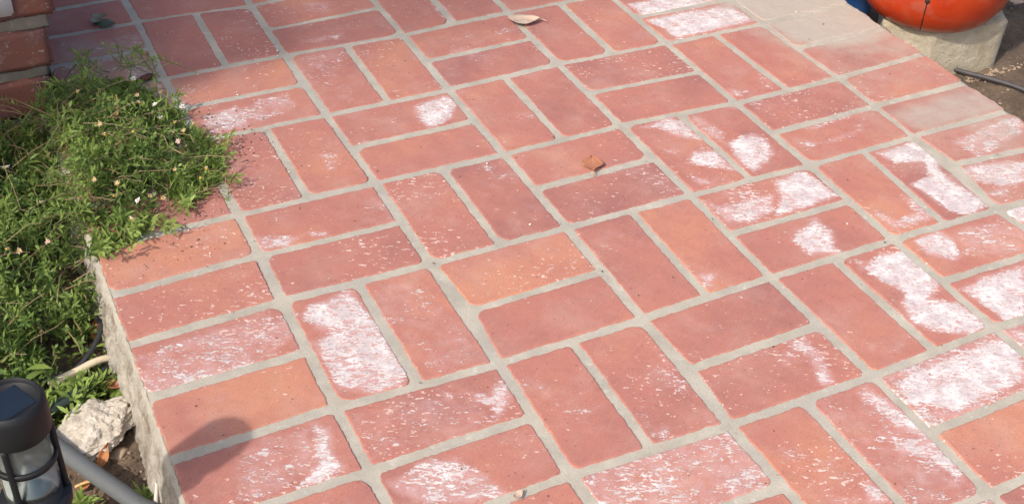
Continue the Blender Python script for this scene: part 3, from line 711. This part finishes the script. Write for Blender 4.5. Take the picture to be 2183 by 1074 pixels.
# ------------------------------------------------------------------ things on the soil at the left
def rock(name, loc, size, mat, seed, rot=0, sub=4, flat=0.0, amp=0.25, facets=7):
    bm = bmesh.new(); bmesh.ops.create_icosphere(bm, subdivisions=sub, radius=1.0)
    r = random.Random(seed); planes = [(Vector((r.gauss(0, 1), r.gauss(0, 1), r.gauss(0, 1))).normalized(), r.uniform(.62, .85)) for _ in range(facets)]
    for v in bm.verts:
        p = v.co.normalized()
        for n_, d_ in planes:
            k = p.dot(n_)
            if k > d_: p = p - n_ * (k - d_) * .9
        p *= 1 + amp * noise.noise(v.co * 1.8 + Vector((seed, 0, 0))) + amp * .5 * noise.noise(v.co * 5 + Vector((seed, 3, 0))) + amp * .28 * noise.noise(v.co * 12 + Vector((seed, 5, 0))) 
        v.co = Vector((p.x * size[0], p.y * size[1], p.z * size[2]))
    me = bpy.data.meshes.new(name); bm.to_mesh(me); bm.free(); me.polygons.foreach_set('use_smooth', [True] * len(me.polygons)); me.materials.append(mat)
    o = bpy.data.objects.new(name, me); col.objects.link(o); o.location = loc; o.rotation_euler = (0, 0, rot); return o
def rubble_material():
    t = NT('old_concrete', 0.92); a = t.noise(60, 5, 0.65); b = t.noise(300, 4, 0.7)
    c = t.mix(t.ramp(a, 0.3, 0.65), (0.40, 0.34, 0.27), (0.64, 0.57, 0.47)); c = t.mix(t.ramp(b, 0.3, 0.45, .5, 0), c, (0.25, 0.2, 0.15))
    return t.done(c, t.bump(t.math('ADD', a, t.math('MULTIPLY', b, .4)), 1.0, 0.004))
M_RUB = rubble_material()
rk = rock('concrete_chunk', (-.262, -.675, -.083), (.052, .046, .016), M_RUB, 4, 0.5, 6, amp=.26, facets=10)
tag(rk, 'pale broken chunk of concrete lying on the soil beside the paving', 'rubble')
tag(rock('pebble', (-.243, -.712, -.100), (.013, .011, .008), simple('tan_stone', (0.38, 0.28, 0.19), .8, .15, 90), 9, .2, 3, amp=.12, facets=3), 'small tan pebble just right of the concrete chunk', 'pebble')
M_BLACKPIPE = simple('black_polyethylene', (0.035, 0.036, 0.038), .5, .2, 120, .2)
M_GREYPIPE = simple('weathered_grey_pipe', (0.10, 0.105, 0.106), .65, .15, 200, .25, .0006)
g = Geo(); g.tube([(-.40,-.585,-.085),(-.345,-.625,-.078),(-.311,-.691,-.075),(-.279,-.755,-.073),(-.244,-.822,-.072),(-.218,-.875,-.078),(-.235,-1.05,-.088),(-.26,-1.3,-.092)], .0108, 16)
tag(g.build('irrigation_pipe', M_GREYPIPE), 'thick grey irrigation pipe crossing the soil beside the lantern', 'pipe')
g = Geo(); g.tube([(-.214,-.40,-.085),(-.214,-.461,-.07),(-.219,-.506,-.068),(-.240,-.543,-.07),(-.268,-.565,-.075),(-.311,-.562,-.08),(-.36,-.548,-.085)], .0035, 10)
g.tube([(-.219,-.45,-.088),(-.224,-.50,-.085),(-.245,-.54,-.086),(-.275,-.56,-.088),(-.33,-.55,-.092)], .0028, 10)
tag(g.build('drip_cable', M_BLACKPIPE), 'thin black cable looping out from under the daisies', 'cable')
g = Geo(); g.tube([(-.226,-.548,-.098),(-.232,-.572,-.090),(-.247,-.590,-.083),(-.272,-.606,-.08),(-.306,-.622,-.08),(-.35,-.64,-.085)], .0085, 12)
tag(g.build('garden_hose', simple('dark_green_hose', (0.03, 0.045, 0.035), .5, .2, 100, .2)), 'dark hose curving between the leafy tuft and the concrete chunk', 'hose')
g = Geo(); g.tube([(-.30,-.572,-.082),(-.265,-.570,-.074),(-.235,-.563,-.071),(-.207,-.557,-.078)], .0058, 12, .75)
tag(g.build('dry_root', simple('peeled_root', (0.60, 0.50, 0.34), .8, .2, 90, .6, .002)), 'pale cream dry root poking out beside the paving edge', 'root')

def dry_leaf(name, loc, L, W, mat, seed, rz, curl=.35, fold=.3, tilt=(0, 0), stalk=True, chop=None):
    r = random.Random(seed); n, m = 16, 8; V = []; F = []
    for i in range(n + 1):
        t = i / n; w = W * (math.sin(math.pi * t ** .8) ** 1.15) * (1 + .12 * math.sin(7 * t + seed)); w = max(w, W * .02)
        for j in range(m + 1):
            s = 2 * j / m - 1
            V.append(((t - .5) * L, s * w * .5, curl * L * (t - .5) ** 2 + fold * W * .5 * abs(s) ** 1.5 + .05 * L * nz(t * 3 + seed, s * 2)))
    for i in range(n):
        for j in range(m): F.append((i*(m+1)+j, (i+1)*(m+1)+j, (i+1)*(m+1)+j+1, i*(m+1)+j+1))
    o = mesh_obj(name, V, F, mat); o.location = loc; o.rotation_euler = (tilt[0], tilt[1], rz)
    md = o.modifiers.new('thickness', 'SOLIDIFY'); md.thickness = 0.0005
    if stalk:
        g = Geo(); z = curl * L * .25; g.tube([(L*.49, 0, z), (L*.6, .002, z - .001), (L*.72, -.001, z - .003)], .0007, 6, sub=3); g.build('leaf_stalk', mat, o)
    return o
def dl_mat(name, a, b):
    t = NT(name, .7); n = t.noise(55, 4, .6, t.pos(world=False)); v = t.noise(24, 2, .5, t.pos((1, 9, 1), .6, world=False))
    return t.done(t.mix(t.ramp(v, .6, .7, 0, .4), t.mix(n, a, b), tuple(x * .6 for x in a)), t.bump(v, .5, .001))
M_TANL = dl_mat('tan_dry_leaf', (0.40, 0.27, 0.19), (0.60, 0.46, 0.35)); M_BRNL = dl_mat('brown_dry_leaf', (0.26, 0.09, 0.045), (0.44, 0.19, 0.10)); M_GRNL = dl_mat('grey_green_leaf', (0.055, 0.075, 0.045), (0.10, 0.125, 0.075))
M_GRNP = dl_mat('grey_leaf_back', (0.17, 0.17, 0.12), (0.26, 0.25, 0.18)); M_ORL = dl_mat('orange_dry_leaf', (0.30, 0.10, 0.035), (0.52, 0.24, 0.09)); M_OCH = dl_mat('ochre_dry_leaf', (0.42, 0.24, 0.09), (0.60, 0.38, 0.16))
tag(dry_leaf('dry_leaf', (.638, -.048, .006), .058, .040, M_TANL, 2, -.42, .22, .18), 'curled tan dry leaf with a stalk on the far paving bricks', 'leaf')
tag(dry_leaf('dry_leaf', (.529, -.507, .004), .036, .030, M_BRNL, 5, -2.0, .3, .2, (.05, .06)), 'small brown curled leaf lying across a joint in mid paving', 'leaf')
gl = dry_leaf('fallen_leaf', (-.055, .222, .006), .045, .028, M_GRNL, 3, -.75, .25, -.15, stalk=False); tag(gl, 'grey-green folded leaf on the shaded bricks beside the wall', 'leaf')
f1 = dry_leaf('folded_lobe', (-.012, .006, .004), .026, .018, M_GRNP, 8, .5, .5, .3, stalk=False); f1.parent = gl
f2 = dry_leaf('folded_lobe', (-.008, -.010, .004), .024, .013, M_GRNP, 12, .15, .5, .3, stalk=False); f2.parent = gl
tag(rock('bark_chip', (-.029, .002, .006), (.015, .0075, .006), simple('dark_bark', (0.10, 0.045, 0.032), .9, .4, 160, .8, .002), 6, .25, 3, amp=.2), 'dark brown bark chip on the bricks just above the daisies', 'bark')
tag(dry_leaf('leaf_scrap', (.136, -1.051, .004), .014, .010, M_TANL, 15, .4, .5, .4, stalk=False), 'tiny tan leaf scrap on the brick joint at the bottom edge', 'leaf')
tag(dry_leaf('dry_leaf', (-.106, -.150, .050), .040, .010, M_OCH, 21, 1.2, .3, .8, (0.2, -.75), False), 'ochre withered leaf standing upright among the daisies', 'leaf')
tag(dry_leaf('dry_leaf', (-.262, -.722, -.085), .034, .012, M_ORL, 23, .9, .3, .8, (.3, -.5), False), 'orange-brown dry leaf leaning on the concrete chunk', 'leaf')
tag(dry_leaf('dry_leaf', (-.290, -.748, -.098), .022, .011, M_ORL, 27, .6, .3, .6, (0, -.15), False), 'small orange dry leaf on the soil beside the grey pipe', 'leaf')
tag(dry_leaf('dry_leaf', (-.226, -.49, -.085), .035, .014, M_ORL, 29, 1.4, .3, .6, (.3, -.3), False), 'orange-brown dry leaf tucked under the daisies by the cable', 'leaf')
tag(dry_leaf('dry_leaf', (-.218, -.607, -.086), .04, .012, M_BRNL, 31, -.7, .4, .9, (.2, -.2), False), 'curled brown leaf at the foot of the cement edge', 'leaf')
g = Geo(); g.tube([(-.302,-.748,-.094),(-.285,-.752,-.088),(-.272,-.760,-.089),(-.268,-.772,-.094)], .002, 6)
tag(g.build('dry_twig', M_OCH), 'bent yellow twig on the soil beside the lantern', 'twig')
g = Geo(); g.tube([(-.213,-.80,-.095),(-.210,-.77,-.078),(-.206,-.755,-.060)], .0024, 6, .5)
tag(g.build('dry_twig', M_TANL), 'thin pale twig leaning on the lower end of the cement edge', 'twig')
g = Geo(); g.tube([(-.232,-.865,-.085),(-.222,-.83,-.072),(-.212,-.80,-.062)], .004, 6, .4)
tag(g.build('dry_stalk', simple('bleached_stalk', (.6, .56, .48), .8, .1)), 'bleached dry stalk at the bottom of the cement edge', 'stalk')

# soil crumbs and litter
def crumbs(name, spots, mat, seed):
    r = random.Random(seed); V = []; F = []
    bm = bmesh.new(); bmesh.ops.create_icosphere(bm, subdivisions=1, radius=1); bv = [v.co.copy() for v in bm.verts]; bf = [[v.index for v in f.verts] for f in bm.faces]; bm.free()
    for x, y, z, s in spots:
        i = len(V); e = (r.uniform(.7, 1.5), r.uniform(.6, 1.1), r.uniform(.35, .9)); m = Matrix.Rotation(r.uniform(0, 6.28), 3, 'Z') @ Matrix.Rotation(r.gauss(0, .4), 3, 'X')
        for b in bv:
            p = m @ Vector((b.x*e[0], b.y*e[1], b.z*e[2])) * (s * r.uniform(.75, 1.2)); V.append((x+p.x, y+p.y, z+p.z))
        F += [[k + i for k in f] for f in bf]
    o = mesh_obj(name, V, F, mat, None, False); return o
sp = []
for k in range(1500):
    x, y = rng.uniform(-.48, -.205), rng.uniform(-1.0, -.45); s = .0012 + .0035 * rng.random() ** 3; sp.append((x, y, ground_z(x, y) + s * .3, s))
for k in range(900):
    x, y = 1.26 + .8 * rng.random(), rng.uniform(-.8, .3); s = .0012 + .004 * rng.random() ** 3; sp.append((x, y, ground_z(x, y) + s * .3, s))
tag(crumbs('soil_crumbs', sp, M_SOIL, 3), 'loose brown soil crumbs scattered over the beds', 'soil', kind='stuff')
sp = []
for k in range(110):
    x, y = rng.uniform(-.36, -.205), rng.uniform(-.95, -.62); s = .001 + .002 * rng.random(); sp.append((x, y, ground_z(x, y) + s * .6, s))
for k in range(190):
    t = rng.random(); x, y = 1.30 + .7 * t, -.22 - .35 * rng.random() + rng.gauss(0, .08); s = .0014 + .0035 * rng.random() ** 2; sp.append((x, y, ground_z(x, y) + s * .6, s))
for k in range(90):
    x, y = 1.49 + rng.gauss(0, .05), -.36 - .02 * rng.random(); s = .0014 + .003 * rng.random(); sp.append((x, y, ground_z(x, y) + s * .6, s))
tag(crumbs('pale_litter', sp, simple('pale_chips', (.30, .22, .15), .85, .4, 40), 8), 'pale straw and stone chips littering the soil', 'litter', kind='stuff')

pet = []
for k in range(60):
    x, y = rng.choice([(.02, -.26), (-.05, -.37), (.0, -.15), (-.10, -.42), (.03, -.05)]); x += abs(rng.gauss(.01, .07)); y += rng.gauss(0, .07); pet.append((x, y, .0014, .0007 + .0007 * rng.random()))
for k in range(26): pet.append((rng.uniform(-.1, 1.2), rng.uniform(-1.1, .3), .0014, .0007 + .0013 * rng.random()))
tag(crumbs('petal_litter', pet, simple('fallen_petal', (.68, .60, .50), .8, .2, 200), 14), 'pale fallen petals and paint crumbs dotted over the bricks', 'litter', kind='stuff')
sp = []
for k in range(320):
    x, y = rng.choice([(.02, -.26), (-.05, -.37), (.0, -.15), (-.10, -.42), (.03, -.22)]); x += rng.gauss(.012, .03); y += rng.gauss(-.008, .03); s = .0005 + .0013 * rng.random() ** 2
    if x > -.19: sp.append((x, y, .0012 + s * .3, s))
for k in range(380):
    x, y = rng.uniform(-.19, 1.25), rng.uniform(-1.25, .45); s = .0004 + .001 * rng.random() ** 2; sp.append((x, y, .0010 + s * .3, s))
tag(crumbs('plant_litter', sp, simple('dark_litter', (.13, .075, .05), .9, .5, 200), 12), 'dark crumbs of plant litter on the bricks near the daisies', 'litter', kind='stuff')

# ------------------------------------------------------------------ solar path lantern
LX, LY, LZ = -0.341, -0.937, 0.238
lamp = empty('path_lantern', (LX, LY, -0.11)); tag(lamp, 'black plastic solar path lantern with clear lens standing in the soil', 'lantern')
M_BP = simple('black_plastic', (0.013, 0.014, 0.016), .55, .25, 300, .12, .0003, world=False, spec=.3)
B = LZ + 0.11
Rr = .0325
g = Geo(); g.lathe([(.0, B - .006), (.0258, B - .006), (.0265, B - .0045), (.027, B - .001), (.0282, B), (.0295, B - .0012), (Rr - .0008, B - .0045), (Rr, B - .008), (Rr, B - .038), (Rr - .0015, B - .040), (Rr - .004, B - .040), (Rr - .004, B - .034), (0, B - .034)], 64)
cap = g.build('cap', M_BP, lamp)
def panel_mat():
    t = NT('solar_cells', .12); x = t.pos((1, 1, 1), .5, world=False); n = t.noise(70, 3, .5, x)
    c = t.mix(n, (0.005, 0.009, 0.017), (0.010, 0.018, 0.032)); return t.done(c, None, t.math('ADD', .22, t.math('MULTIPLY', t.noise(300, 3), .3)))
g = Geo(); g.box(-.0175, .0175, -.0175, .0175, B - .0085, B - .0052); sp_ = g.build('solar_panel', panel_mat(), cap, smooth=False); sp_.rotation_euler = (0, 0, .45)
sp_.modifiers.new('b', 'BEVEL').width = .0006
tglass = NT('clear_acrylic', .04); _tr = tglass.n.new('ShaderNodeBsdfTransparent'); _tr.inputs[0].default_value = (.80, .82, .80, 1); _fr = tglass.n.new('ShaderNodeFresnel'); _fr.inputs[0].default_value = 1.45
_mx = tglass.n.new('ShaderNodeMixShader'); tglass.link(tglass.math('ADD', tglass.math('MULTIPLY', _fr.outputs[0], 0.55), tglass.ramp(tglass.noise(60, 4),   .5, .8, .0, .10)), _mx.inputs[0])
tglass.link(_tr.outputs[0], _mx.inputs[1]); tglass.link(tglass.b.outputs[0], _mx.inputs[2]); tglass.link(_mx.outputs[0], tglass.n['Material Output'].inputs[0])
M_GLASS = tglass.done((0.7, 0.72, 0.7), None, .12)
g = Geo(); g.lathe([(.0265, B - .128), (.0265, B - .0402), (.0250, B - .0402), (.0250, B - .128), (.0265, B - .128)], 56); g.build('lens', M_GLASS, lamp)
for k in range(3):
    a = math.radians(-121 + 120 * k); g = Geo(); c, s = math.cos(a), math.sin(a)
    g.tube([(c * .0298, s * .0298, B - .0385), (c * .0298, s * .0298, B - .085), (c * .0302, s * .0302, B - .131)], .0032, 10); g.build('cage_bar', M_BP, lamp)
for zc in (.076,):
    g = Geo(); g.lathe([(.0275, B - zc - .003), (.0305, B - zc - .003), (.0305, B - zc + .003), (.0275, B - zc + .003), (.0275, B - zc - .003)], 56); g.build('cage_ring', M_BP, lamp)
M_CHR = simple('dull_chrome', (.42, .43, .44), .3, .1, 120, .1, .0004, world=False, metal=1.0)
g = Geo(); g.lathe([(.004, B - .085), (.012, B - .096), (.0235, B - .112), (.0245, B - .114), (.0235, B - .1155), (.004, B - .1155)], 48); g.build('reflector', M_CHR, lamp)
g = Geo(); g.lathe([(.0, B - .0405), (.0035, B - .0405), (.0045, B - .046), (.0032, B - .053), (0, B - .055)], 20); g.build('bulb', simple('milky_bulb', (.75, .74, .66), .3, .05), lamp)
g = Geo(); g.lathe([(0, B - .1165), (.0268, B - .1165), (.0268, B - .128), (.0335, B - .1282), (.0345, B - .131), (.0335, B - .142), (.022, B - .150), (.012, B - .156), (.0115, B - .17), (0, B - .17)], 56); g.build('base', M_BP, lamp)
g = Geo(); g.lathe([(.0105, B - .168), (.0105, .02), (.009, -.04), (0, -.08)], 20); g.build('stake', M_BP, lamp)

# ------------------------------------------------------------------ pots on the concrete pad, far right
def pad_material():
    t = NT('weathered_concrete_pad', .92); a = t.noise(24, 5, .6); b = t.noise(140, 5, .7); st = t.noise(10, 3, .6, t.pos((1, 1, 6)))
    c = t.mix(t.ramp(a, .3, .7), (.38, .32, .22), (.56, .49, .37)); c = t.mix(t.ramp(st, .5, .75, 0, .5), c, (.30, .25, .16)); c = t.mix(t.ramp(b, .6, .72, 0, .4), c, (.22, .18, .13))
    return t.done(c, t.bump(t.math('ADD', a, b), .8, .004))
PZ = -0.02
PLAN = [(1.298,-.258),(1.360,-.331),(1.430,-.343),(1.512,-.351),(1.530,-.345),(1.70,-.03),(1.60,.04),(1.42,-.12)]
PC = Vector((1.47, -.16, -.13))
def pad():
    V = []; F = []; n = len(PLAN); ring = []
    for i in range(n):
        a, b = PLAN[i], PLAN[(i+1) % n]; L = math.hypot(b[0]-a[0], b[1]-a[1]); m = max(2, int(L / .008))
        for k in range(m): ring.append((a[0] + (b[0]-a[0]) * k / m, a[1] + (b[1]-a[1]) * k / m))
    zs = [-.15, -.13, -.115, -.10, -.085, -.07, -.055, -.04, -.03, PZ - .003, PZ]; m = len(ring)
    for zi, z in enumerate(zs):
        for x, y in ring:
            d = Vector((x - 1.47, y + .16, 0)).normalized(); k = .002 * nz(x*25, y*25, z*25) + .0012 * nz(x*80, y*80, z*80) + 0
            if zi == len(zs) - 1: k -= .004
            V.append((x + d.x*k - PC.x, y + d.y*k - PC.y, z - PC.z + .0015 * nz(x*40, y*40)))
    for j in range(len(zs) - 1):
        for i in range(m): F.append((j*m+i, j*m+(i+1) % m, (j+1)*m+(i+1) % m, (j+1)*m+i))
    F.append(tuple((len(zs)-1)*m + i for i in range(m)))
    o = mesh_obj('concrete_block', V, F, pad_material()); o.location = PC
    return o
tag(pad(), 'rough pale concrete block under the orange pot', 'block')
def pot_material():
    t = NT('orange_glaze', .3); a = t.noise(9, 4, .6); b = t.noise(60, 5, .7)
    c = t.mix(t.ramp(a, .35, .65), (.43, .036, .010), (.52, .060, .014)); c = t.mix(t.ramp(b, .62, .75, 0, .35), c, (.30, .07, .035))
    dust = t.ramp(t.math('ADD', t.noise(22, 4), t.math('MULTIPLY', b, .3)), .60, .85, 0, .4); c = t.mix(dust, c, (.36, .17, .11))
    return t.done(c, t.bump(b, .15, .001), t.math('ADD', .28, t.math('MULTIPLY', dust, 1.0)))
PX, PY = 1.412, -.246
pot = empty('orange_pot', (PX, PY, PZ)); tag(pot, 'big glossy orange-red glazed plant pot on a concrete block', 'pot')
g = Geo(); prof = [(0, .003), (.108, .003), (.113, .006), (.125, .020), (.140, .045), (.152, .09), (.159, .15), (.161, .21), (.160, .26), (.170, .265), (.172, .285), (.165, .29), (.150, .285), (.146, .24), (0, .235)]
g.lathe(prof, 96); body_ = g.build('body', pot_material(), pot)
toc = Vector((-0.31362 - PX, -1.87216 - PY, 0)).normalized(); sd_ = Vector((-toc.y, toc.x, 0))
pts = []
for r_, z_ in prof[2:7]: pts.append(toc * (r_ - .0008) + sd_ * .000 + Vector((0, 0, z_)))
g = Geo(); g.tube(pts, .0011, 8, sub=4); g.build('seam_crack', simple('dark_crack', (.02, .012, .01), .8, .2), body_)
hp = toc * .1465 + Vector((0, 0, .082))
bm = bmesh.new(); bmesh.ops.create_uvsphere(bm, u_segments=14, v_segments=8, radius=.006); me = bpy.data.meshes.new('drain_hole'); bm.to_mesh(me); bm.free(); me.materials.append(bpy.data.materials['dark_crack'])
ho = bpy.data.objects.new('drain_hole', me); col.objects.link(ho); ho.parent = body_; ho.location = hp
g = Geo(); g.lathe([(.0, .001), (.147, .001), (.147, .0)], 48); so = g.build('potting_soil', M_SOIL, pot); so.location = (0, 0, .236)
bp = empty('blue_pot', (1.365, -.085, -.125)); tag(bp, 'blue glazed pot just showing behind the far right paving edge', 'pot')
M_BLUE = simple('blue_glaze', (.03, .12, .36), .2, .3, 30, .1)
g = Geo(); g.lathe([(0, 0), (.035, 0), (.037, .004), (.047, .05), (.052, .085), (.055, .087), (.055, .094), (.049, .094), (.045, .08), (0, .078)], 40); g.build('body', M_BLUE, bp)
g = Geo(); g.lathe([(.047, .0), (0, .002)], 24); q_ = g.build('potting_soil', M_SOIL, bp); q_.location = (0, 0, .0815)
g = Geo(); g.tube([(1.32,-.17,-.116),(1.37,-.24,-.112),(1.412,-.292,-.110),(1.432,-.348,-.108),(1.465,-.40,-.106),(1.498,-.456,-.107),(1.53,-.56,-.11),(1.55,-.8,-.112)], .0044, 12)
tag(g.build('drip_tube', simple('dusty_drip_tube', (.06, .055, .057), .6, .2, 90)), 'dusty black drip tube lying on the soil right of the paving', 'tube')
tag(dry_leaf('dry_leaf', (1.752, -.167, -.108), .05, .03, M_TANL, 41, .6, .4, .4), 'tan dry leaf on the soil in the far right corner', 'leaf')
